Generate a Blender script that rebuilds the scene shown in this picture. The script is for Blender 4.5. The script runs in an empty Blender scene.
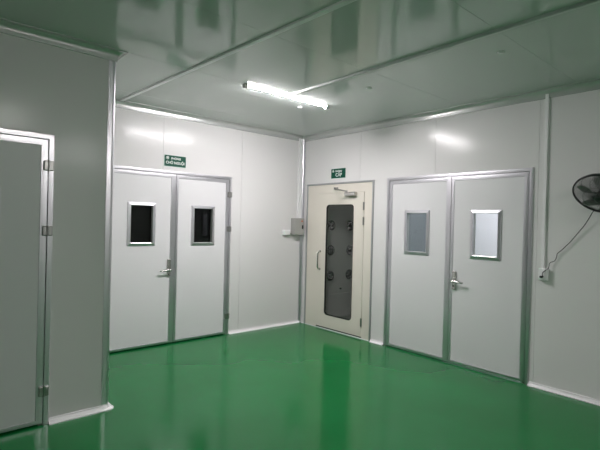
import bpy, math, random
from mathutils import Vector, Matrix
random.seed(4)
PI = math.pi
S = bpy.context.scene
COL = S.collection

# ------------------------------------------------------------------ materials
def principled(name, col, rough=0.4, metal=0.0, spec=0.5, coat=0.0, coat_rough=0.05):
    m = bpy.data.materials.new(name); m.use_nodes = True
    b = m.node_tree.nodes['Principled BSDF']
    b.inputs['Base Color'].default_value = (*col, 1)
    b.inputs['Roughness'].default_value = rough
    b.inputs['Metallic'].default_value = metal
    b.inputs['Specular IOR Level'].default_value = spec
    b.inputs['Coat Weight'].default_value = coat
    b.inputs['Coat Roughness'].default_value = coat_rough
    return m

def noise_bump(m, scale, strength, dist=0.01, stretch=(1, 1, 1), detail=2.0):
    nt = m.node_tree; b = nt.nodes['Principled BSDF']
    tc = nt.nodes.new('ShaderNodeTexCoord'); mp = nt.nodes.new('ShaderNodeMapping')
    mp.inputs['Scale'].default_value = stretch
    n = nt.nodes.new('ShaderNodeTexNoise'); n.inputs['Scale'].default_value = scale
    n.inputs['Detail'].default_value = detail
    bp = nt.nodes.new('ShaderNodeBump'); bp.inputs['Strength'].default_value = strength
    bp.inputs['Distance'].default_value = dist
    nt.links.new(tc.outputs['Object'], mp.inputs['Vector'])
    nt.links.new(mp.outputs['Vector'], n.inputs['Vector'])
    nt.links.new(n.outputs['Fac'], bp.inputs['Height'])
    nt.links.new(bp.outputs['Normal'], b.inputs['Normal'])
    return n

def noise_colour(m, scale, c1, c2, stretch=(1, 1, 1), detail=3.0):
    nt = m.node_tree; b = nt.nodes['Principled BSDF']
    tc = nt.nodes.new('ShaderNodeTexCoord'); mp = nt.nodes.new('ShaderNodeMapping')
    mp.inputs['Scale'].default_value = stretch
    n = nt.nodes.new('ShaderNodeTexNoise'); n.inputs['Scale'].default_value = scale
    n.inputs['Detail'].default_value = detail
    r = nt.nodes.new('ShaderNodeValToRGB')
    r.color_ramp.elements[0].position = 0.35; r.color_ramp.elements[1].position = 0.65
    r.color_ramp.elements[0].color = (*c1, 1); r.color_ramp.elements[1].color = (*c2, 1)
    nt.links.new(tc.outputs['Object'], mp.inputs['Vector'])
    nt.links.new(mp.outputs['Vector'], n.inputs['Vector'])
    nt.links.new(n.outputs['Fac'], r.inputs['Fac'])
    nt.links.new(r.outputs['Color'], b.inputs['Base Color'])

def emitter(name, col, strength):
    m = bpy.data.materials.new(name); m.use_nodes = True
    nt = m.node_tree; nt.nodes.clear()
    e = nt.nodes.new('ShaderNodeEmission'); e.inputs['Color'].default_value = (*col, 1)
    e.inputs['Strength'].default_value = strength
    o = nt.nodes.new('ShaderNodeOutputMaterial'); nt.links.new(e.outputs[0], o.inputs[0])
    return m

def glass(name, tint, refl=1.0):
    m = bpy.data.materials.new(name); m.use_nodes = True
    nt = m.node_tree; nt.nodes.clear()
    t = nt.nodes.new('ShaderNodeBsdfTransparent'); t.inputs['Color'].default_value = (*tint, 1)
    g = nt.nodes.new('ShaderNodeBsdfGlossy'); g.inputs['Roughness'].default_value = 0.02
    f = nt.nodes.new('ShaderNodeFresnel'); geo = nt.nodes.new('ShaderNodeNewGeometry'); mr = nt.nodes.new('ShaderNodeMapRange')
    mr.inputs['To Min'].default_value = 1.45; mr.inputs['To Max'].default_value = 1/1.45     # same pane from both sides
    nt.links.new(geo.outputs['Backfacing'], mr.inputs['Value']); nt.links.new(mr.outputs['Result'], f.inputs['IOR'])
    mx = nt.nodes.new('ShaderNodeMixShader')
    o = nt.nodes.new('ShaderNodeOutputMaterial')
    nt.links.new(f.outputs[0], mx.inputs[0]); nt.links.new(t.outputs[0], mx.inputs[1])
    nt.links.new(g.outputs[0], mx.inputs[2]); nt.links.new(mx.outputs[0], o.inputs[0])
    return m

WALLC = (0.71, 0.70, 0.70)
M = {}
M['panel'] = principled('wall_panel_paint', WALLC, 0.19, spec=0.2)
noise_bump(M['panel'], 1.0, 0.03, 0.02, (5, 5, 0.6))
M['leaf'] = principled('door_leaf_paint', (0.705, 0.70, 0.715), 0.38)
M['ceil'] = principled('ceiling_panel_paint', (0.56, 0.60, 0.575), 0.10, spec=0.65)
noise_bump(M['ceil'], 0.8, 0.012, 0.01, (1, 1, 1))
M['floor'] = principled('green_epoxy', (0.012, 0.17, 0.045), 0.15, spec=0.25)
noise_colour(M['floor'], 1.2, (0.007, 0.153, 0.037), (0.008, 0.170, 0.043))
noise_bump(M['floor'], 2.2, 0.06, 0.01, (1, 1, 1), 3.0)
M['alu'] = principled('brushed_aluminium', (0.66, 0.655, 0.69), 0.30, metal=1.0)
M['alu_dark'] = principled('grey_aluminium', (0.42, 0.43, 0.44), 0.4, metal=0.7)
M['pvc'] = principled('white_pvc', (0.80, 0.80, 0.81), 0.3)
M['cove'] = principled('coving_aluminium', (0.58, 0.59, 0.58), 0.22, metal=0.4)
M['duct'] = principled('trunking_paint', (0.55, 0.57, 0.56), 0.35)
M['base'] = principled('baseboard_white_metal', (0.95, 0.93, 0.95), 0.22, metal=0.2)
M['cream'] = principled('cream_powder_coat', (0.71, 0.67, 0.60), 0.35)
M['steel'] = principled('stainless_steel', (0.55, 0.54, 0.52), 0.25, metal=1.0)
M['hinge'] = principled('hinge_steel', (0.36, 0.36, 0.35), 0.3, metal=1.0)
M['chamber'] = principled('chamber_steel', (0.33, 0.33, 0.31), 0.45, metal=0.0)
M['black'] = principled('black_plastic', (0.012, 0.012, 0.014), 0.3)
M['gasket'] = principled('black_rubber', (0.02, 0.02, 0.02), 0.6)
M['grey_box'] = principled('grey_box_paint', (0.36, 0.36, 0.34), 0.4)
M['sign'] = principled('sign_green', (0.001, 0.070, 0.041), 0.5, spec=0.2)
M['sign_edge'] = principled('sign_edge_white', (0.62, 0.74, 0.68), 0.4)
M['letter'] = principled('sign_letter_white', (0.80, 0.86, 0.83), 0.4)
M['red'] = principled('red_sticker', (0.55, 0.13, 0.06), 0.5)
M['darkroom'] = principled('unlit_room_paint', (0.10, 0.10, 0.11), 0.7)  # darkness of the unlit rooms is put into this colour too
M['gap'] = principled('joint_and_reveal_grey', (0.25, 0.26, 0.25), 0.6)
M['room2'] = principled('far_room_paint', (0.74, 0.73, 0.77), 0.5)
M['greydoor'] = principled('grey_panel_paint', (0.12, 0.14, 0.15), 0.5)
M['blade'] = principled('fan_blade_plastic', (0.30, 0.29, 0.295), 0.4)
M['glass_clear'] = glass('clear_glass', (0.93, 0.95, 0.94))
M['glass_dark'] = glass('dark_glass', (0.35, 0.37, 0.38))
M['lamp'] = emitter('led_diffuser_lit', (1.0, 0.945, 0.965), 480.0)
M['lamp_b'] = emitter('led_diffuser_lit_weaker', (1.0, 0.955, 0.93), 270.0)
M['lamp_c'] = emitter('led_diffuser_lit_far', (1.0, 0.955, 0.95), 430.0)

# ------------------------------------------------------------------ mesh builder
class MB:
    def __init__(s): s.v = []; s.f = []; s.sm = []
    def add(s, vs, fs, smooth=False):
        o = len(s.v); s.v += [tuple(v) for v in vs]
        s.f += [tuple(i + o for i in f) for f in fs]; s.sm += [smooth] * len(fs)
        return s
    def box(s, a, b):
        x0, y0, z0 = [min(p, q) for p, q in zip(a, b)]; x1, y1, z1 = [max(p, q) for p, q in zip(a, b)]
        vs = [(x0,y0,z0),(x1,y0,z0),(x1,y1,z0),(x0,y1,z0),(x0,y0,z1),(x1,y0,z1),(x1,y1,z1),(x0,y1,z1)]
        return s.add(vs, [(0,3,2,1),(4,5,6,7),(0,1,5,4),(1,2,6,5),(2,3,7,6),(3,0,4,7)])
    def rbox(s, a, b, r=0.004, axis='y'):
        """box with chamfered edges all round, wide face along -axis."""
        x0, y0, z0 = [min(p, q) for p, q in zip(a, b)]; x1, y1, z1 = [max(p, q) for p, q in zip(a, b)]
        import bmesh
        bm = bmesh.new()
        bmesh.ops.create_cube(bm, size=1.0)
        for v in bm.verts:
            v.co = Vector(((x0+x1)/2 + v.co.x*(x1-x0), (y0+y1)/2 + v.co.y*(y1-y0), (z0+z1)/2 + v.co.z*(z1-z0)))
        bmesh.ops.bevel(bm, geom=list(bm.edges), offset=r, segments=2, affect='EDGES', profile=0.5)
        bm.verts.index_update()
        s.add([v.co[:] for v in bm.verts], [[v.index for v in f.verts] for f in bm.faces], False)
        bm.free(); return s
    def tube(s, pts, r, n=10, caps=True):
        pts = [Vector(p) for p in pts]; rings = []
        rr = r if isinstance(r, (list, tuple)) else [r] * len(pts)
        t0 = (pts[1] - pts[0]).normalized()
        ref = Vector((0, 0, 1)) if abs(t0.z) < 0.9 else Vector((1, 0, 0))
        a = t0.cross(ref).normalized()
        for i, p in enumerate(pts):
            t = (pts[min(i+1, len(pts)-1)] - pts[max(i-1, 0)]).normalized()
            a = (a - t * a.dot(t)).normalized(); b = t.cross(a)
            rings.append([p + (a*math.cos(2*PI*k/n) + b*math.sin(2*PI*k/n)) * rr[i] for k in range(n)])
        vs = [v for q in rings for v in q]; fs = []
        for i in range(len(pts)-1):
            for k in range(n):
                k2 = (k+1) % n; fs.append((i*n+k, i*n+k2, (i+1)*n+k2, (i+1)*n+k))
        s.add(vs, fs, True)
        if caps:
            s.add(rings[0], [tuple(range(n))[::-1]]); s.add(rings[-1], [tuple(range(n))])
        return s
    def lathe(s, prof, mat, n=32, smooth=True):
        """prof: (radius, height) pairs turned about local z, placed with matrix mat."""
        vs = []
        for r, h in prof:
            for k in range(n):
                vs.append(mat @ Vector((r*math.cos(2*PI*k/n), r*math.sin(2*PI*k/n), h)))
        fs = []
        for i in range(len(prof)-1):
            for k in range(n):
                k2 = (k+1) % n; fs.append((i*n+k, i*n+k2, (i+1)*n+k2, (i+1)*n+k))
        return s.add(vs, fs, smooth)
    def prism(s, prof, fa, fb, smooth=False):
        """closed profile of 2-d points, mapped to 3-d at both ends by fa and fb."""
        n = len(prof); vs = [fa(*p) for p in prof] + [fb(*p) for p in prof]
        fs = [(i, (i+1) % n, n+(i+1) % n, n+i) for i in range(n)]
        s.add(vs, fs, smooth)
        s.add(vs[:n], [tuple(range(n))[::-1]]); s.add(vs[n:], [tuple(range(n))])
        return s
    def ring(s, r0, r1, y0, y1):
        """rectangular ring in xz: outer (x0,x1,z0,z1), inner same, thickness y0..y1."""
        def q(r, y): return [(r[0],y,r[2]),(r[1],y,r[2]),(r[1],y,r[3]),(r[0],y,r[3])]
        vs = q(r0,y0) + q(r1,y0) + q(r0,y1) + q(r1,y1); fs = []
        for k in range(4):
            j = (k+1) % 4
            fs += [(k,j,4+j,4+k), (8+j,8+k,12+k,12+j), (j,k,8+k,8+j), (4+k,4+j,12+j,12+k)]
        return s.add(vs, fs)
    def sweep_rect(s, r, prof, w=(1, 1, 1, 1)):
        """mitred frame inside rectangle r=(x0,x1,z0,z1): prof = (inset, y) ; w scales the inset per side l,r,b,t"""
        vs = []
        for d, y in prof:
            vs += [(r[0]+d*w[0],y,r[2]+d*w[2]),(r[1]-d*w[1],y,r[2]+d*w[2]),(r[1]-d*w[1],y,r[3]-d*w[3]),(r[0]+d*w[0],y,r[3]-d*w[3])]
        fs = []
        for i in range(len(prof)-1):
            for k in range(4):
                j = (k+1) % 4; fs.append((i*4+k, i*4+j, i*4+4+j, i*4+4+k))
        return s.add(vs, fs)
    def sweep_u(s, r, prof):
        """mitred frame on left, top and right of r=(x0,x1,z0,z1), feet at z0."""
        vs = []
        for d, y in prof:
            vs += [(r[0]+d,y,r[2]),(r[0]+d,y,r[3]-d),(r[1]-d,y,r[3]-d),(r[1]-d,y,r[2])]
        fs = []
        for i in range(len(prof)-1):
            for k in range(3): fs.append((i*4+k, i*4+k+1, i*4+5+k, i*4+4+k))
        n = len(prof)
        fs.append(tuple(i*4 for i in range(n))); fs.append(tuple(i*4+3 for i in range(n))[::-1])
        return s.add(vs, fs)
    def build(s, name, mat, parent=None, smooth_angle=True):
        me = bpy.data.meshes.new(name); me.from_pydata(s.v, [], s.f); me.update()
        me.polygons.foreach_set('use_smooth', s.sm)
        import bmesh
        bm = bmesh.new(); bm.from_mesh(me)
        bmesh.ops.recalc_face_normals(bm, faces=bm.faces); bm.to_mesh(me); bm.free()
        me.materials.append(mat)
        o = bpy.data.objects.new(name, me); COL.objects.link(o)
        if parent: o.parent = parent
        return o

def tag(o, label=None, cat=None, group=None, kind=None):
    if label: o['label'] = label
    if cat: o['category'] = cat
    if group: o['group'] = group
    if kind: o['kind'] = kind
    return o

def empty(name, loc=(0, 0, 0), rz=0.0):
    o = bpy.data.objects.new(name, None); COL.objects.link(o)
    o.location = loc; o.rotation_euler = (0, 0, rz); o.empty_display_size = 0.1
    return o

H = 2.90
YA = -1.52            # face of the near left wall
XE = -3.406           # its free edge
XL, YN = -7.4, -9.6   # far ends of the hall
T = 0.06

# ------------------------------------------------------------------ floor and ceiling
tag(MB().box((XL-T, YN-T, -0.08), (2.0, 1.7, 0.0)).build('floor', M['floor']),
    'glossy green epoxy floor of the hall', 'floor', kind='structure')

m = MB()
edges = [0.0, -0.44, -1.57, -2.68, -3.83, -4.96, -6.09, -7.22, -8.35, YN]
for a, b in zip(edges, edges[1:]):
    m.box((XL, b + 0.001, H), (0.0, a - 0.001, H + 0.05))
m.box((XL-T, YN-T, H + 0.012), (T, T, H + 0.09))
tag(m.build('ceiling', M['ceil']), 'glossy pale panel ceiling mirroring the doors', 'ceiling', kind='structure')

# ------------------------------------------------------------------ walls
def panels(m, fa, fb, x0, x1, z0, z1, joints):
    """wall strip split by 3 mm joints; local x along wall, y0..y1 thickness through map fn"""
    xs = [x0] + [j for j in joints if x0 + 0.02 < j < x1 - 0.02] + [x1]
    for i in range(len(xs)-1):
        a = xs[i] + (0.0015 if i else 0); b = xs[i+1] - (0.0015 if i < len(xs)-2 else 0)
        m.box(fa(a, 0.0, z0), fa(b, 0.05, z1))
    m.box(fa(x0, 0.004, z0), fa(x1, 0.052, z1))

# door positions
A0, A1 = -3.020, -1.313
B0, B1 = -1.651, -3.446
SH0, SH1 = -0.116, -1.4325
HD = 2.16
fA = lambda x, y, z: (x, y, z)
fB = lambda u, y, z: (y, -u, z)         # u runs away from the corner along the right wall
fP = lambda x, y, z: (x, YA + y, z)
wb = MB()
ja = [-1.149, -2.304]
panels(wb, fA, fA, XE - 0.06, A0 + 0.03, 0, H, ja)
panels(wb, fA, fA, A0 + 0.03, A1 - 0.03, HD - 0.03, H, ja)
panels(wb, fA, fA, A1 - 0.03, 0.0, 0, H, ja)
tag(wb.build('wall_back', M['panel']), 'pale panel wall with the double door under the longer green sign', 'wall', kind='structure')
wr = MB()
jb = [1.18, 2.336, 3.49, 4.65, 5.8, 6.95, 8.1]
panels(wr, fB, fB, 0.0, -SH0 + 0.02, 0, H, jb)
panels(wr, fB, fB, -SH0 + 0.02, -SH1 - 0.02, HD - 0.03, H, jb)
panels(wr, fB, fB, -SH1 - 0.02, -B0 + 0.03, 0, H, jb)
panels(wr, fB, fB, -B0 + 0.03, -B1 - 0.03, HD - 0.03, H, jb)
panels(wr, fB, fB, -B1 - 0.03, -YN, 0, H, jb)
tag(wr.build('wall_right', M['panel']), 'pale panel wall with the cream booth door and the wall fan', 'wall', kind='structure')
PD1, PD0 = -3.845, -5.48
wp = MB()
jp = [-6.2]
panels(wp, fP, fP, XL, PD0 + 0.03, 0, H, jp)
panels(wp, fP, fP, PD0 + 0.03, PD1 - 0.03, HD - 0.02, H, jp)
panels(wp, fP, fP, PD1 - 0.03, XE - 0.03, 0, H, jp)
wp.box((XE - 0.06, YA + 0.03, 0), (XE - 0.004, 0.0, H))          # the return to the back wall
tag(wp.build('wall_left', M['panel']), 'nearer pale panel wall ending in a free corner', 'wall', kind='structure')
tag(MB().box((XL - T, YN - T, 0), (XL, T, H)).build('wall_end', M['panel']), 'end wall of the hall behind the photographer', 'wall', kind='structure')
tag(MB().box((XL, YN - T, 0), (T, YN, H)).build('wall_near', M['panel']), 'wall of the hall behind the photographer', 'wall', kind='structure')

# dark room behind the back wall, lit room behind the right wall
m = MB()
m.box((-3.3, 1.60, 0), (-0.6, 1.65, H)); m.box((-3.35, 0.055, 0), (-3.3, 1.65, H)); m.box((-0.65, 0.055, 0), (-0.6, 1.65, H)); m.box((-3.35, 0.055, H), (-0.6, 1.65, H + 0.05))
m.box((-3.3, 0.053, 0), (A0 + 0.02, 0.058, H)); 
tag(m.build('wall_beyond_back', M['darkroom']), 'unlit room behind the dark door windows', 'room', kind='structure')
m = MB()
m.box((1.60, -4.6, 0), (1.65, -1.45, H)); m.box((0.055, -4.6, 0), (1.65, -4.55, H))
m.box((0.055, -4.6, H), (1.65, -1.45, H + 0.05))
tag(m.build('wall_beyond_right', M['room2']), 'bright room behind the right-hand door windows', 'room', kind='structure')
m = MB().box((0.055, -1.55, 0), (1.65, -1.50, H))
tag(m.build('wall_beyond_side', M['greydoor']), 'blue grey partition seen through the left window of the right double door', 'wall', kind='structure')
lt = bpy.data.lights.new('far_room_lamp', 'AREA'); lt.shape = 'RECTANGLE'; lt.size = 0.25; lt.size_y = 1.2; lt.energy = 42; lt.color = (0.97, 0.96, 1.0)
lo = bpy.data.objects.new('far_room_lamp', lt); COL.objects.link(lo); lo.location = (0.7, -3.2, H - 0.05)

# ------------------------------------------------------------------ coves, baseboards, corner trims
def cove_prof(a, n=8, lip=0.007):
    """concave quarter: legs a, hollow towards the room; (out from wall, away from the edge)"""
    p = [(0, 0), (a, 0), (a, lip)]
    R = a - lip
    for i in range(1, n):
        t = PI/2 * i / n
        p.append((a - R*math.sin(t), a - R*math.cos(t)))
    p += [(lip, a), (0, a)]
    return p
def ceiling_prof(a, n=8):
    """coving with a grooved lip on the ceiling, a hollow middle and a flat flange on the wall"""
    p = [(0, 0), (a, 0), (a, 0.007), (a - 0.008, 0.008), (a - 0.010, 0.001), (a - 0.015, 0.001), (a - 0.017, 0.007)]
    R = a - 0.029
    for i in range(1, n):
        t = PI/2 * i / n
        p.append((a - 0.017 - R*math.sin(t), 0.007 + R - R*math.cos(t)))
    p += [(0.012, 0.007 + R), (0.011, a + 0.006), (0.008, a + 0.008), (0, a + 0.008)]
    return p
CA, CBS = 0.070, 0.040
def cove_run(m, base, out, along, L, a, up, m0=0, m1=0):
    """prism along a wall; m0/m1 mitre (+1 outer corner grows with depth, -1 inner shrinks)"""
    base, out, along = Vector(base), Vector(out), Vector(along)
    pr = ceiling_prof(a) if up < 0 else cove_prof(a)
    fa = lambda o, z: base + out*o + Vector((0, 0, up*z)) - along*(m0*o)
    fb = lambda o, z: base + out*o + Vector((0, 0, up*z)) + along*(L + m1*o)
    m.prism(pr, fa, fb)
X, Y = Vector((1, 0, 0)), Vector((0, 1, 0))
m = MB(); cove_run(m, (XE, 0, H), -Y, X, -XE, CA, -1, 0, -1)
tag(m.build('trim_1', M['cove']), 'ceiling coving along the wall with the longer green sign', 'trim', kind='structure')
m = MB(); cove_run(m, (0, 0, H), -X, -Y, -YN, CA, -1, -1, 0)
tag(m.build('trim_2', M['cove']), 'ceiling coving along the wall with the fan', 'trim', kind='structure')
m = MB(); cove_run(m, (XL, YA, H), -Y, X, XE - XL, CA, -1, 0, 1)
cove_run(m, (XE, YA, H), X, Y, -YA, CA, -1, 1, 0)
tag(m.build('trim_3', M['cove']), 'ceiling coving wrapping the free corner of the nearer wall', 'trim', kind='structure')
# small cap on the free corner
base1 = MB(); cove_run(base1, (A1 + 0.002, 0, 0), -Y, X, -A1, CBS, 1, 0, -1)
tag(base1.build('baseboard_back', M['base']), 'white cove baseboard between door and corner', 'baseboard', kind='structure')
base2 = MB()
cove_run(base2, (0, SH1 - 0.002, 0), -X, -Y, (SH1 - B0) - 0.004, CBS, 1)
tag(base2.build('baseboard_right', M['base']), 'short white cove baseboard between cream door and double door', 'baseboard', kind='structure')
base3 = MB(); cove_run(base3, (0, B1 - 0.002, 0), -X, -Y, -YN + B1, CBS, 1)
tag(base3.build('baseboard_right_end', M['base']), 'white cove baseboard under the wall fan', 'baseboard', kind='structure')
base4 = MB(); cove_run(base4, (PD1 + 0.002, YA, 0), -Y, X, XE - PD1 - 0.01, CBS, 1)
b4 = tag(base4.build('baseboard_left', M['base']), 'white cove baseboard running to the free wall corner', 'baseboard', kind='structure')
# rounded outer-corner cap of that baseboard: cove profile revolved round the corner
m = MB(); pr = cove_prof(CBS + 0.004, 6); N = 10; rings = []
cx, cy = XE - 0.012, YA + 0.012
for i in range(N + 1):
    t = -PI/2 + (PI/2) * i / N
    rings.append([(cx + math.cos(t)*(0.012 + o), cy + math.sin(t)*(0.012 + o), z) for o, z in pr])
n = len(pr)
for i in range(N):
    m.add(rings[i] + rings[i+1], [(k, (k+1) % n, n + (k+1) % n, n + k) for k in range(n)], False)
m.add(rings[0], [tuple(range(n))]); m.add(rings[-1], [tuple(range(n))[::-1]])
m.prism(pr, lambda o, z: (cx - 0.035, cy - 0.012 - o, z), lambda o, z: (cx, cy - 0.012 - o, z))
m.prism(pr, lambda o, z: (cx + 0.012 + o, cy, z), lambda o, z: (cx + 0.012 + o, cy + 0.025, z))
m.build('corner_cap', M['base'], b4)
m = MB(); cove_run(m, (XE, YA + 0.037, 0), X, Y, -YA - 0.037, CBS, 1)
tag(m.build('baseboard_return', M['base']), 'cove baseboard round the back of the free corner', 'baseboard', kind='structure')

# aluminium corner trim on the free edge: flat flange plus rounded nose
m = MB(); pr = [(XE - 0.058, YA + 0.001), (XE - 0.058, YA - 0.004), (XE - 0.024, YA - 0.005)]
for i in range(0, 9):
    t = -PI/2 + PI/2 * i / 8
    pr.append((XE - 0.022 + 0.024*math.cos(t), YA + 0.018 + 0.024*math.sin(t)))
pr += [(XE + 0.002, YA + 0.06), (XE - 0.004, YA + 0.06), (XE - 0.004, YA + 0.001)]
m.prism(pr, lambda a, b: (a, b, CBS*0.2), lambda a, b: (a, b, H - CA*0.9))
tag(m.build('trim_4', M['alu']), 'aluminium corner strip on the free edge of the nearer wall', 'trim', kind='structure')
# inside corner strip
m = MB(); a = 0.042
pr = [(0, 0), (-a, 0), (-a, -0.006)]
for i in range(1, 8):
    t = PI/2 * i / 8; R = a - 0.006
    pr.append((-a + R*math.sin(t), -a + R*math.cos(t)))
pr += [(-0.006, -a), (0, -a)]
m.prism(pr, lambda x, y: (x, y, 0.01), lambda x, y: (x, y, H - 0.02))
tag(m.build('trim_5', M['alu']), 'grey corner strip where the two far walls meet', 'trim', kind='structure')
# white seal line at the foot of the cream door
m = MB(); m.box((-0.014, SH1, 0), (0.0, -0.04, 0.012))
tag(m.build('trim_6', M['pvc']), 'thin white seal line at the foot of the cream door', 'trim', kind='structure')

# ------------------------------------------------------------------ double doors
def make_hinge(parent, x, z):
    m = MB()
    m.rbox((x - 0.034, -0.030, z - 0.036), (x - 0.002, -0.008, z + 0.036), 0.006)
    m.rbox((x + 0.002, -0.030, z - 0.036), (x + 0.034, -0.008, z + 0.036), 0.006)
    m.tube([(x, -0.026, z - 0.039), (x, -0.026, z + 0.039)], 0.008, 10)
    return m.build('hinge', M['hinge'], parent)

def make_handle(parent, x, z, d):
    h = MB().rbox((x - 0.022, -0.022, z - 0.105), (x + 0.022, -0.008, z + 0.105), 0.003).build('handle', M['steel'], parent)
    m = MB(); zl = z - 0.010 if d > 0 else z - 0.03
    m.tube([(x, -0.015, zl), (x, -0.058, zl)], 0.011, 12)
    m.tube([(x - d*0.012, -0.058, zl), (x + d*0.03, -0.060, zl), (x + d*0.09, -0.058, zl - 0.004), (x + d*0.128, -0.052, zl - 0.008)], [0.011, 0.0105, 0.010, 0.009], 12)
    m.build('lever', M['steel'], h)
    m = MB(); m.tube([(x, -0.018, zl + 0.045), (x, -0.034, zl + 0.045)], 0.012, 12)
    m.rbox((x - 0.016 + d*0.012, -0.044, zl + 0.041), (x + 0.016 + d*0.03, -0.033, zl + 0.049), 0.002)
    m.build('thumb_turn', M['steel'], h)
    m = MB(); m.tube([(x, -0.018, zl - 0.055), (x, -0.026, zl - 0.055)], 0.009, 12)
    m.build('keyhole', M['gasket'], h)
    return h

def double_door(name, loc, rz, W, seam, wins, pane_mat, handle, hinges, label):
    """local x to the right seen from the hall, -y towards the hall"""
    r = tag(empty(name, loc, rz), label, 'door', kind='structure')
    fr = (0, W, 0.0, HD)
    MB().sweep_u(fr, [(0.0, 0.055), (0.0, -0.010), (0.003, -0.014), (0.016, -0.0145), (0.034, -0.014), (0.036, -0.010), (0.036, 0.055), (0.0, 0.055)]).build('frame', M['alu'], r)
    MB().sweep_u((0.036, W - 0.036, 0, HD - 0.036), [(0.0, 0.006), (0.03, 0.006), (0.03, 0.05), (0.0, 0.05), (0.0, 0.006)]).build('rebate', M['gap'], r)
    zt, zb = HD - 0.040, 0.016
    for i, (x0, x1) in enumerate(((0.040, seam - 0.0015), (seam + 0.0015, W - 0.040))):
        wx0, wx1, wz0, wz1 = wins[i]
        ins = 0.034
        hole = (wx0 + ins, wx1 - ins, wz0 + ins, wz1 - ins)
        wl, wr = (0.048, 0.066) if i == 0 else (0.034, 0.048)
        leaf = MB().ring((x0 + wl - 0.01, x1 - wr + 0.01, zb + 0.01, zt - 0.03), hole, -0.004, 0.036).build('leaf', M['leaf'], r)
        MB().sweep_rect((x0, x1, zb, zt), [(0.0, 0.036), (0.0, -0.008), (0.05, -0.0105), (0.5, -0.0112), (0.93, -0.0105), (1.0, -0.0035), (1.0, 0.036), (0.0, 0.036)], (wl, wr, 0.030, 0.047)).build('edging', M['alu'], leaf)
        MB().sweep_rect((wx0, wx1, wz0, wz1), [(0.0, -0.004), (0.002, -0.013), (0.005, -0.016), (0.034, -0.021), (0.038, -0.019), (0.038, -0.010)]).build('window_frame', M['alu'], leaf)
        MB().sweep_rect(hole, [(0.0, -0.012), (0.0045, -0.012), (0.0045, 0.034), (0.0, 0.034)]).build('shaded_reveal', M['gap'], leaf)  # added grey ring: shade of the window recess put into its colour
        MB().box((hole[0] + 0.002, 0.026, hole[2] + 0.002), (hole[1] - 0.002, 0.031, hole[3] - 0.002)).build('pane', pane_mat, leaf)
    if handle: make_handle(r, *handle)
    for hx, hz in hinges: make_hinge(r, hx, hz)
    return r

WA = A1 - A0; ox = A0
double_door('door_1', (A0, 0, 0), 0.0, WA, -2.127 - ox,
    [(-2.728 - ox, -2.388 - ox, 1.232, 1.752), (-1.909 - ox, -1.568 - ox, 1.228, 1.746)], M['glass_dark'],
    (-2.205 - ox, 0.958, -1), [(WA - 0.032, 1.915), (WA - 0.032, 1.446), (WA - 0.032, 0.253), (0.032, 1.915), (0.032, 1.446), (0.032, 0.253)],
    'white double door with two black windows under the longer green sign')
WB = B0 - B1
double_door('door_2', (0, B0, 0), -PI/2, WB, 2.562 + B0,
    [(1.932 + B0, 2.285 + B0, 1.203, 1.743), (2.799 + B0, 3.143 + B0, 1.208, 1.743)], M['glass_clear'],
    (2.622 + B0, 0.950, 1), [], 'white double door with lit windows beside the wall fan')
WP = PD1 - PD0; sp = WP/2
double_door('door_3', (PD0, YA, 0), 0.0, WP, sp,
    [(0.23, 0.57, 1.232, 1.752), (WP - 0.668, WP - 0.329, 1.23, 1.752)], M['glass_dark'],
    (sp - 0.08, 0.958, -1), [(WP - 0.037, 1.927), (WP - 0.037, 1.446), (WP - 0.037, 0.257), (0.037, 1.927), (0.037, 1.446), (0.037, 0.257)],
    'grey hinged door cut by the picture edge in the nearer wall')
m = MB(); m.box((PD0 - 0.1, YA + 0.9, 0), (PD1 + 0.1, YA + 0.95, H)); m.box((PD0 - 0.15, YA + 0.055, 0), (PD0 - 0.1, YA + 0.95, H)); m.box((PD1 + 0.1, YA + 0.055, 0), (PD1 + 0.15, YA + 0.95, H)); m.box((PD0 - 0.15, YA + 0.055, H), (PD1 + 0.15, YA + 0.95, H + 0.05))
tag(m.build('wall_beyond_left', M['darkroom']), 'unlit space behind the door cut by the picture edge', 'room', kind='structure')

# ------------------------------------------------------------------ air shower booth
ash = tag(empty('air_shower', (0, -0.10, 0), -PI/2), 'cream air shower booth door with long glass and six black nozzles inside', 'air shower')
u = lambda y: -0.10 - y                     # local x of a world y
L0, L1, ZT = u(SH0), u(SH1), 2.15
MB().sweep_u((L0, L1, 0.0, ZT), [(0, 0.05), (0, -0.014), (0.003, -0.017), (0.022, -0.017), (0.025, -0.012), (0.025, 0.05), (0, 0.05)]).build('surround_trim', M['alu_dark'], ash)
d0, d1, dz0, dz1 = u(-0.375), u(-1.268), 0.03, 2.0
m = MB()
m.box((L0 + 0.025, -0.006, 0), (d0 - 0.003, 0.05, ZT - 0.025)); m.box((d1 + 0.003, -0.006, 0), (L1 - 0.025, 0.05, ZT - 0.025)); m.box((d0 - 0.003, -0.006, dz1 + 0.003), (d1 + 0.003, 0.05, ZT - 0.025))
m.build('frame', M['cream'], ash)
MB().box((d0 - 0.003, 0.004, 0.0), (d1 + 0.003, 0.05, 0.029)).build('dark_gap_sill', M['gasket'], ash)  # black strip standing in for the shaded gap under the leaf
def rrect(x0, x1, z0, z1, r, n=6):
    p = []
    for cx, cz, t0 in ((x0+r, z0+r, PI), (x1-r, z0+r, 1.5*PI), (x1-r, z1-r, 0), (x0+r, z1-r, PI/2)):
        for i in range(n+1):
            t = t0 + PI/2*i/n; p.append((cx + r*math.cos(t), cz + r*math.sin(t)))
    return p
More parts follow.
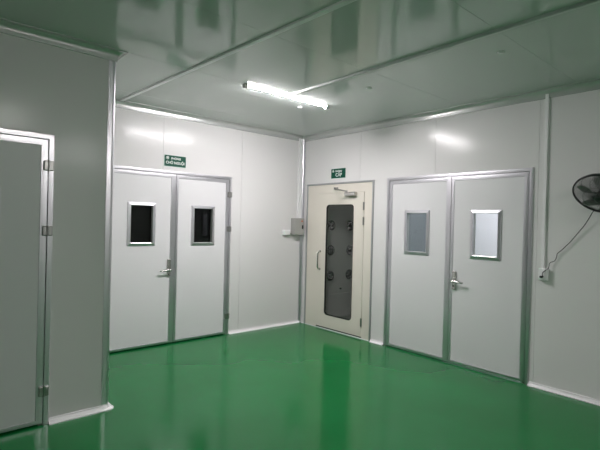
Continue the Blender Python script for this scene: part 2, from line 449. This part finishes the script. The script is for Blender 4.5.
def holed(m, o, inner, y0, y1, n=6):
    oc = [(o[0], o[2]), (o[1], o[2]), (o[1], o[3]), (o[0], o[3])]; K = n + 1
    for y, sgn in ((y0, 1), (y1, -1)):
        vs = [(a, y, b) for a, b in oc] + [(a, y, b) for a, b in inner]; fs = []
        for c in range(4):
            for i in range(n): fs.append((c, 4 + c*K + i + 1, 4 + c*K + i))
            c2 = (c+1) % 4; fs.append((c, c2, 4 + c2*K, 4 + c*K + n))
        m.add(vs, fs)
    N = len(inner)
    m.add([(a, y0, b) for a, b in inner] + [(a, y1, b) for a, b in inner], [(i, (i+1) % N, N + (i+1) % N, N + i) for i in range(N)])
    m.add([(a, y0, b) for a, b in oc] + [(a, y1, b) for a, b in oc], [(i, (i+1) % 4, 4 + (i+1) % 4, 4 + i) for i in range(4)])
g0, g1, gz0, gz1 = u(-0.548), u(-1.088), 0.213, 1.832
m = MB(); holed(m, (d0, d1, dz0, dz1), rrect(g0, g1, gz0, gz1, 0.055), -0.010, 0.03)
adoor = m.build('door', M['cream'], ash)
m = MB(); i1 = rrect(g0, g1, gz0, gz1, 0.055); i2 = rrect(g0 + 0.012, g1 - 0.012, gz0 + 0.012, gz1 - 0.012, 0.045); N = len(i1)
vs = [(a, -0.012, b) for a, b in i1] + [(a, -0.010, b) for a, b in i2] + [(a, 0.012, b) for a, b in i2]
m.add(vs, [(i, (i+1) % N, N + (i+1) % N, N + i) for i in range(N)] + [(N + i, N + (i+1) % N, 2*N + (i+1) % N, 2*N + i) for i in range(N)])
m.build('gasket', M['gasket'], adoor)
m = MB(); m.add([(a, 0.004, b) for a, b in i2] + [(a, 0.009, b) for a, b in i2], [tuple(range(N)), tuple(range(N, 2*N))[::-1]] + [(i, (i+1) % N, N + (i+1) % N, N + i) for i in range(N)])
m.build('pane', M['glass_clear'], adoor)
hx = u(-0.435)
m = MB(); m.tube([(hx, -0.010, 0.875), (hx, -0.040, 0.880), (hx, -0.058, 0.905), (hx, -0.060, 0.95), (hx, -0.060, 1.07), (hx, -0.058, 1.11), (hx, -0.040, 1.135), (hx, -0.010, 1.14)], 0.012, 12)
for z in (0.875, 1.14): m.tube([(hx, -0.009, z), (hx, -0.016, z)], 0.019, 14)
m.build('pull_handle', M['steel'], adoor)
for z in (1.805, 1.60, 0.225):
    m = MB(); x = u(-1.266); m.tube([(x, -0.016, z - 0.055), (x, -0.016, z + 0.055)], 0.010, 10); m.box((x - 0.012, -0.016, z - 0.05), (x + 0.012, -0.008, z + 0.05))
    m.build('hinge', M['hinge'], ash)
cb = MB().rbox((u(-0.950), -0.075, 1.945), (u(-1.150), -0.012, 2.000), 0.010).build('door_closer', M['steel'], ash)
m = MB(); p0, p1, p2 = (u(-0.975), -0.050, 2.012), (u(-0.955), -0.265, 2.035), (u(-0.745), -0.02, 2.062)
m.tube([(p0[0], -0.050, 1.995), (p0[0], -0.050, 2.022)], 0.016, 12)
m.tube([p0, p1], 0.009, 8); m.tube([p1, p2], 0.007, 8); m.tube([(p1[0], p1[1], 2.02), (p1[0], p1[1], 2.052)], 0.012, 10)
m.box((p2[0] - 0.03, -0.03, 2.045), (p2[0] + 0.03, -0.006, 2.08))
m.build('closer_arm', M['hinge'], cb)
# chamber (open towards the door)
cl, cr, cd = u(-0.42), u(-1.26), 1.0
m = MB()
m.box((cl - 0.03, 0.052, 0.05), (cl, cd, 2.15)); m.box((cr, 0.052, 0.05), (cr + 0.03, cd, 2.15)); m.box((cl - 0.03, cd, 0.05), (cr + 0.03, cd + 0.03, 2.15))
m.box((cl - 0.03, 0.052, 2.10), (cr + 0.03, cd + 0.03, 2.15)); m.box((cl - 0.03, 0.052, 0.02), (cr + 0.03, cd + 0.03, 0.05))
ch = m.build('chamber', M['chamber'], ash)
m = MB(); m.rbox((cl, 0.10, 0.10), (cl + 0.012, 0.92, 0.47), 0.004); m.build('return_grille', M['chamber'], ch)
m = MB(); m.tube([(cl, 0.46, 0.545), (cl + 0.02, 0.46, 0.545)], 0.014, 12); m.build('sensor', M['black'], ch)
def nozzle(dep, z):
    mt = Matrix.Translation((cl, dep, z)) @ Matrix.Rotation(PI/2, 4, 'Y')
    nz = MB().lathe([(0.0, 0.0), (0.078, 0.0), (0.080, 0.008), (0.072, 0.020), (0.060, 0.022), (0.050, 0.010), (0.0, 0.008)], mt, 28).build('nozzle', M['black'], ash)
    MB().lathe([(0.046, 0.006), (0.044, 0.026), (0.032, 0.044), (0.018, 0.050), (0.016, 0.030), (0.0, 0.028)], mt, 24).build('nozzle_ball', M['black'], nz)
    MB().lathe([(0.0165, 0.046), (0.017, 0.053), (0.011, 0.053), (0.011, 0.046)], Matrix.Translation((0.0, 0.012, -0.012)) @ mt, 16).build('nozzle_tip', M['steel'], nz)
for dep in (0.225, 0.655):
    for z in (1.530, 1.145, 0.757): nozzle(dep, z)

# ------------------------------------------------------------------ green signs
def text(name, body, size, x, y, z, mat, parent, bold=0.0, sx=1.0):
    c = bpy.data.curves.new(name, 'FONT'); c.body = body; c.size = size; c.align_x = 'CENTER'; c.align_y = 'CENTER'
    c.extrude = 0.0008; c.offset = bold; c.resolution_u = 3
    c.materials.append(mat)
    tmp = bpy.data.objects.new(name + '_outline', c); COL.objects.link(tmp)
    me = bpy.data.meshes.new_from_object(tmp.evaluated_get(bpy.context.evaluated_depsgraph_get()))
    bpy.data.objects.remove(tmp); me.name = name
    if not me.materials: me.materials.append(mat)
    o = bpy.data.objects.new(name, me); COL.objects.link(o); o.parent = parent
    o.location = (x, y, z); o.rotation_euler = (PI/2, 0, 0); o.scale = (sx, 1, 1)
    return o
def sign(loc, rz, w, h, l1, l2, size2, label, x2, x1):
    r = tag(empty('door_sign', loc, rz), label, 'sign', 'green door signs')
    MB().box((-w/2, -0.006, -h/2), (w/2, 0, h/2)).build('board', M['sign_edge'], r)
    MB().box((-w/2 + 0.005, -0.0075, -h/2 + 0.005), (w/2 - 0.005, -0.006, h/2 - 0.005)).build('panel', M['sign'], r)
    text('heading', l1, 0.036, x1, -0.0085, h*0.20, M['letter'], r, 0.0006)
    text('lettering', l2, size2, x2, -0.0085, -h*0.16, M['letter'], r, 0.0007, 0.95)
    mt = Matrix.Translation((-w/2 + 0.045, -0.0075, h*0.24)) @ Matrix.Rotation(PI/2, 4, 'X')
    lg = MB().lathe([(0.0, 0.0), (0.019, 0.0), (0.019, 0.0012), (0.0, 0.0012)], mt, 20).build('emblem', M['letter'], r)
    MB().lathe([(0.009, 0.0012), (0.013, 0.0012), (0.013, 0.0016), (0.009, 0.0016)], mt, 16).build('emblem_ring', M['sign'], lg)
    for sx in (-1, 1):
        for sz in (-1, 1):
            MB().lathe([(0.0035, 0.0), (0.003, 0.002), (0.0, 0.0025)], Matrix.Translation((sx*(w/2 - 0.014), -0.0075, sz*(h/2 - 0.014))) @ Matrix.Rotation(PI/2, 4, 'X'), 10).build('screw', M['steel'], r)
    return r
sign((-2.148, 0, 2.284), 0, 0.296, 0.146, 'PHÒNG', 'CHỜ NGUỘI', 0.046, 'long green sign reading CHỜ NGUỘI above the door with black windows', 0.0, 0.01)
sign((0, -0.767, 2.281), -PI/2, 0.292, 0.147, 'PHÒNG', 'CẤP', 0.070, 'small green sign reading CẤP above the cream door', 0.01, 0.01)

# ------------------------------------------------------------------ boxes, trunking, outlet
def trunk(name, a, b, w, out, nrm, mat, label):
    """rectangular cable trunking from a to b; nrm out of the surface"""
    a, b, nrm = Vector(a), Vector(b), Vector(nrm)
    t = (b - a).normalized(); s = t.cross(nrm).normalized()
    pr = [(-w/2, 0), (-w/2, out*0.8), (-w/2 + 0.003, out), (w/2 - 0.003, out), (w/2, out*0.8), (w/2, 0)]
    o = MB().prism(pr, lambda p, q: a + s*p + nrm*q, lambda p, q: b + s*p + nrm*q).build(name, mat)
    return tag(o, label, 'cable trunking')
trunk('cable_trunking', (-0.078, 0, 1.63), (-0.078, 0, H - CA*0.55), 0.066, 0.03, -Y, M['pvc'], 'white cable trunking above the grey box in the far corner')
trunk('cable_trunking', (0, -3.556, 1.165), (0, -3.556, H - CA*0.55), 0.032, 0.020, -X, M['base'], 'white cable trunking dropping to the outlet beside the fan')
trunk('cable_trunking', (-1.66, -1.62, H), (-1.69, YN + 0.1, H), 0.030, 0.022, Vector((0, 0, -1)), M['duct'], 'thin ceiling trunking starting at the middle of the tube light')
trunk('cable_trunking', (-2.85, -0.08, H), (-2.41, YN + 0.1, H), 0.042, 0.016, Vector((0, 0, -1)), M['pvc'], 'wider ceiling trunking crossing to the left of the tube light')

bx = tag(empty('control_box', (-0.135, 0, 1.37)), 'grey metal control box with red sticker in the far corner', 'control box')
MB().rbox((-0.092, -0.095, 0.0), (0.092, 0.0, 0.255), 0.005).build('body', M['grey_box'], bx)
MB().rbox((-0.087, -0.103, 0.006), (0.087, -0.094, 0.249), 0.003).build('cover', M['grey_box'], bx)
m = MB(); m.rbox((0.045, -0.116, 0.095), (0.065, -0.101, 0.150), 0.003); m.build('latch', M['black'], bx)
m = MB(); m.add([(0.025, -0.1045, 0.20), (0.065, -0.1045, 0.20), (0.045, -0.1045, 0.232), (0.025, -0.1025, 0.20), (0.065, -0.1025, 0.20), (0.045, -0.1025, 0.232)], [(0, 1, 2), (5, 4, 3), (0, 3, 4, 1), (1, 4, 5, 2), (2, 5, 3, 0)])
m.build('warning_sticker', M['red'], bx)
wbx = tag(empty('junction_box', (-0.335, 0, 1.404)), 'small white junction box left of the grey control box', 'junction box')
MB().rbox((-0.056, -0.050, -0.040), (0.056, 0.0, 0.040), 0.006).build('body', M['pvc'], wbx)
MB().rbox((-0.050, -0.056, -0.034), (0.050, -0.049, 0.034), 0.003).build('cover', M['pvc'], wbx)
MB().tube([(0.054, -0.025, -0.015), (0.106, -0.025, -0.015)], 0.012, 12).build('cable_gland', M['grey_box'], wbx)

ot = tag(empty('wall_outlet', (0, -3.567, 1.112), -PI/2), 'white wall outlet with the black fan plug in it', 'outlet')
MB().rbox((-0.043, -0.034, -0.058), (0.043, 0.0, 0.058), 0.005).build('back_box', M['pvc'], ot)
MB().rbox((-0.039, -0.040, -0.054), (0.039, -0.033, 0.054), 0.003).build('face_plate', M['pvc'], ot)
for z in (0.026, -0.026):
    MB().rbox((-0.017, -0.0425, z - 0.015), (0.017, -0.039, z + 0.015), 0.002).build('socket', M['pvc'], ot)

# ------------------------------------------------------------------ wall fan
FC = Vector((-0.266, -4.105, 1.853)); ti, pa = 0.84, -0.11
nf = Vector((-math.cos(ti)*math.cos(pa), -math.cos(ti)*math.sin(pa), -math.sin(ti)))
ax = nf.cross(Vector((0, 0, 1))).normalized(); ay = ax.cross(nf)
fan = tag(empty('wall_fan', (0, -4.13, 1.95)), 'black wall fan with round wire cage tilted down at the picture edge', 'fan')
org = Vector((0, -4.13, 1.95))
FM = Matrix.Translation(FC - org) @ Matrix((( ax.x, ay.x, nf.x), (ax.y, ay.y, nf.y), (ax.z, ay.z, nf.z))).to_4x4()
RF = 0.222
def fpt(r, t, h): return FM @ Vector((r*math.cos(t), r*math.sin(t), h))
def hoop(m, r, h, rad, n=64):
    m.tube([fpt(r, 2*PI*k/n, h) for k in range(n)] + [fpt(r, 0, h), ], rad, 8, False)
m = MB(); hoop(m, RF, 0.0, 0.0065); hoop(m, RF, -0.010, 0.0055)
m.build('cage_rim', M['black'], fan)
m = MB()
for k in range(96):
    t = 2*PI*k/96
    m.tube([fpt(0.045, t + 0.25, 0.062), fpt(0.10, t + 0.16, 0.060), fpt(0.165, t + 0.06, 0.046), fpt(0.205, t, 0.022), fpt(RF, t, 0.0)], 0.0013, 5, False)
hoop(m, 0.13, 0.056, 0.0014)
m.build('front_grille', M['black'], fan)
m = MB()
for k in range(96):
    t = 2*PI*(k + 0.5)/96
    m.tube([fpt(0.055, t, -0.105), fpt(0.12, t, -0.098), fpt(0.18, t, -0.070), fpt(0.212, t, -0.035), fpt(RF, t, -0.010)], 0.0013, 5, False)
hoop(m, 0.12, -0.098, 0.0016); hoop(m, 0.18, -0.070, 0.0014)
m.build('rear_grille', M['black'], fan)
MB().lathe([(0.0, 0.072), (0.030, 0.071), (0.044, 0.066), (0.046, 0.058), (0.0, 0.056)], FM, 32).build('badge', M['black'], fan)
MB().lathe([(0.0, 0.035), (0.030, 0.033), (0.040, 0.020), (0.042, -0.040), (0.0, -0.042)], FM, 24).build('hub', M['black'], fan)
for k in range(5):
    t0 = 2*PI*k/5 + 0.3; vs = []; nr, nw = 8, 6
    for i in range(nr + 1):
        r = 0.038 + (0.198 - 0.038)*i/nr
        half = 0.22 + 0.30*math.sin(PI*min(1, (i/nr)*0.85 + 0.08)); 
        if i == nr: half *= 0.75
        for j in range(nw + 1):
            q = -1 + 2*j/nw; h = -0.008 + 0.028*q + 0.008*(1 - q*q)
            vs.append(fpt(r, t0 + half*q + 0.25*i/nr, h))
    n1 = len(vs); vs += [v + (FM.to_3x3() @ Vector((0, 0, -0.002))) for v in vs]; fs = []
    w_ = nw + 1
    for i in range(nr):
        for j in range(nw):
            a = i*w_ + j; fs += [(a, a+1, a+w_+1, a+w_), (n1+a, n1+a+w_, n1+a+w_+1, n1+a+1)]
    rim = [j for j in range(w_)] + [i*w_ + nw for i in range(1, nr+1)] + [nr*w_ + j for j in range(nw-1, -1, -1)] + [i*w_ for i in range(nr-1, 0, -1)]
    for i in range(len(rim)):
        a, b = rim[i], rim[(i+1) % len(rim)]; fs.append((a, n1+a, n1+b, b))
    m = MB(); m.add(vs, fs, True); m.build('blade', M['blade'], fan)
MB().lathe([(0.0, -0.105), (0.060, -0.107), (0.064, -0.125), (0.058, -0.165), (0.036, -0.188), (0.0, -0.192)], FM, 28).build('motor', M['black'], fan)
mp = FM @ Vector((0, 0, -0.14))
m = MB(); m.tube([mp, mp + Vector((0.03, -0.0, -0.06)), Vector((-0.05, 0, -0.02)), Vector((-0.022, 0, -0.02))], [0.024, 0.022, 0.024, 0.028], 14)
m.build('arm', M['black'], fan)
MB().rbox((-0.03, -0.055, -0.13), (0.0, 0.055, 0.07), 0.010).build('wall_bracket', M['black'], fan)
# power cord: hangs from the motor, crosses to the outlet
cord_points = [(-0.07, -3.99, 1.723), (-0.05, -3.953, 1.666), (-0.03, -3.908, 1.594), (-0.022, -3.855, 1.523), (-0.02, -3.805, 1.453), (-0.02, -3.758, 1.398), (-0.018, -3.722, 1.358), (-0.016, -3.685, 1.323), (-0.016, -3.679, 1.293), (-0.018, -3.663, 1.251), (-0.022, -3.622, 1.227), (-0.03, -3.615, 1.179), (-0.045, -3.585, 1.148), (-0.055, -3.571, 1.128), (-0.06, -3.572, 1.107), (-0.058, -3.581, 1.091)]
pts = [mp + Vector((0.02, 0.01, -0.05))] + [Vector(p) - org for p in [(-0.11, -4.05, 1.74)] + cord_points]
def smooth_path(p, k=5):
    out = []
    for i in range(len(p) - 1):
        a, b, c, d = p[max(i-1, 0)], p[i], p[i+1], p[min(i+2, len(p)-1)]
        for j in range(k):
            t = j/k; out.append(0.5*((2*b) + (c-a)*t + (2*a - 5*b + 4*c - d)*t*t + (3*b - a - 3*c + d)*t**3))
    return out + [p[-1]]
cord = MB().tube(smooth_path(pts), 0.0035, 8).build('power_cord', M['black'], fan)
pl = Vector((-0.045, -3.560, 1.090)) - org
MB().rbox(pl + Vector((-0.020, -0.012, -0.010)), pl + Vector((0.004, 0.014, 0.010)), 0.004).build('plug', M['black'], cord)

# ------------------------------------------------------------------ tube lights
def tube_light(x0, x1, y, lamp, label):
    r = tag(empty('tube_light', ((x0 + x1)/2, y, H)), label, 'ceiling light', 'ceiling tube lights')
    hl = (x1 - x0)/2
    pr = [(-0.012, 0), (-0.015, -0.008), (0.015, -0.008), (0.012, 0)]
    MB().prism(pr, lambda a, b: (-hl, a, b), lambda a, b: (hl, a, b)).build('housing', M['pvc'], r)
    pr = [(-0.014, -0.008)] + [(0.014*math.sin(t), -0.012 - 0.004*math.cos(t)) for t in [-1.45 + 2.9*k/12 for k in range(13)]] + [(0.014, -0.008)]
    MB().prism(pr, lambda a, b: (-hl + 0.02, a, b), lambda a, b: (hl - 0.02, a, b), True).build('diffuser', lamp, r)
    for sx in (-1, 1):
        MB().rbox((sx*hl - 0.022, -0.021, -0.040), (sx*hl + 0.022, 0.021, 0.0), 0.006).build('end_cap', M['grey_box'] if sx < 0 else M['pvc'], r)
    return r
tube_light(-2.19, -1.075, -1.585, M['lamp'], 'lit tube light on the ceiling near the far corner')
tube_light(-3.98, -3.38, -4.95, M['lamp_b'], 'lit tube light over the photographer, out of frame')
tube_light(-2.45, -1.45, -7.75, M['lamp_c'], 'lit tube light at the near end of the hall, out of frame')
# suspension bolt caps in the ceiling
for x, y, lab in ((-1.248, -1.321, 'white ceiling bolt cap just beside the lit tube light'), (-1.258, -2.364, 'white ceiling bolt cap midway between tube light and wall fan'), (-1.264, -3.675, 'white ceiling bolt cap nearest the wall fan')):
    b = MB().lathe([(0.027, 0.0), (0.027, -0.004), (0.022, -0.008), (0.012, -0.012), (0.0, -0.013)], Matrix.Translation((0, 0, 0)), 20).build('ceiling_bolt', M['base'])
    b.location = (x, y, H); tag(b, lab, 'bolt cap', 'ceiling bolt caps')

# ------------------------------------------------------------------ camera and view
cam = bpy.data.cameras.new('camera'); co = bpy.data.objects.new('camera', cam); COL.objects.link(co)
cam.sensor_width = 36.0; cam.lens = 449.3316 * 36.0 / 600.0; cam.clip_start = 0.02
fw = Vector((0.6604505601762851, 0.7508607020555474, -0.003641932382899262))
rt = Vector((0.7506909199217047, -0.6601799004531712, 0.025012832401508023))
up = Vector((-0.016376822339394446, 0.019253704741982798, 0.999680496230557))
co.matrix_world = Matrix(((rt.x, up.x, -fw.x, -4.675132), (rt.y, up.y, -fw.y, -5.270074), (rt.z, up.z, -fw.z, 1.547657), (0, 0, 0, 1)))
S.camera = co
w = bpy.data.worlds.new('world'); S.world = w; w.use_nodes = True
w.node_tree.nodes['Background'].inputs[0].default_value = (0.02, 0.02, 0.02, 1)
vs_ = S.view_settings
vs_.view_transform = 'Standard'; vs_.look = 'None'; vs_.gamma = 1.0; vs_.use_curve_mapping = False
vs_.exposure = 0.43
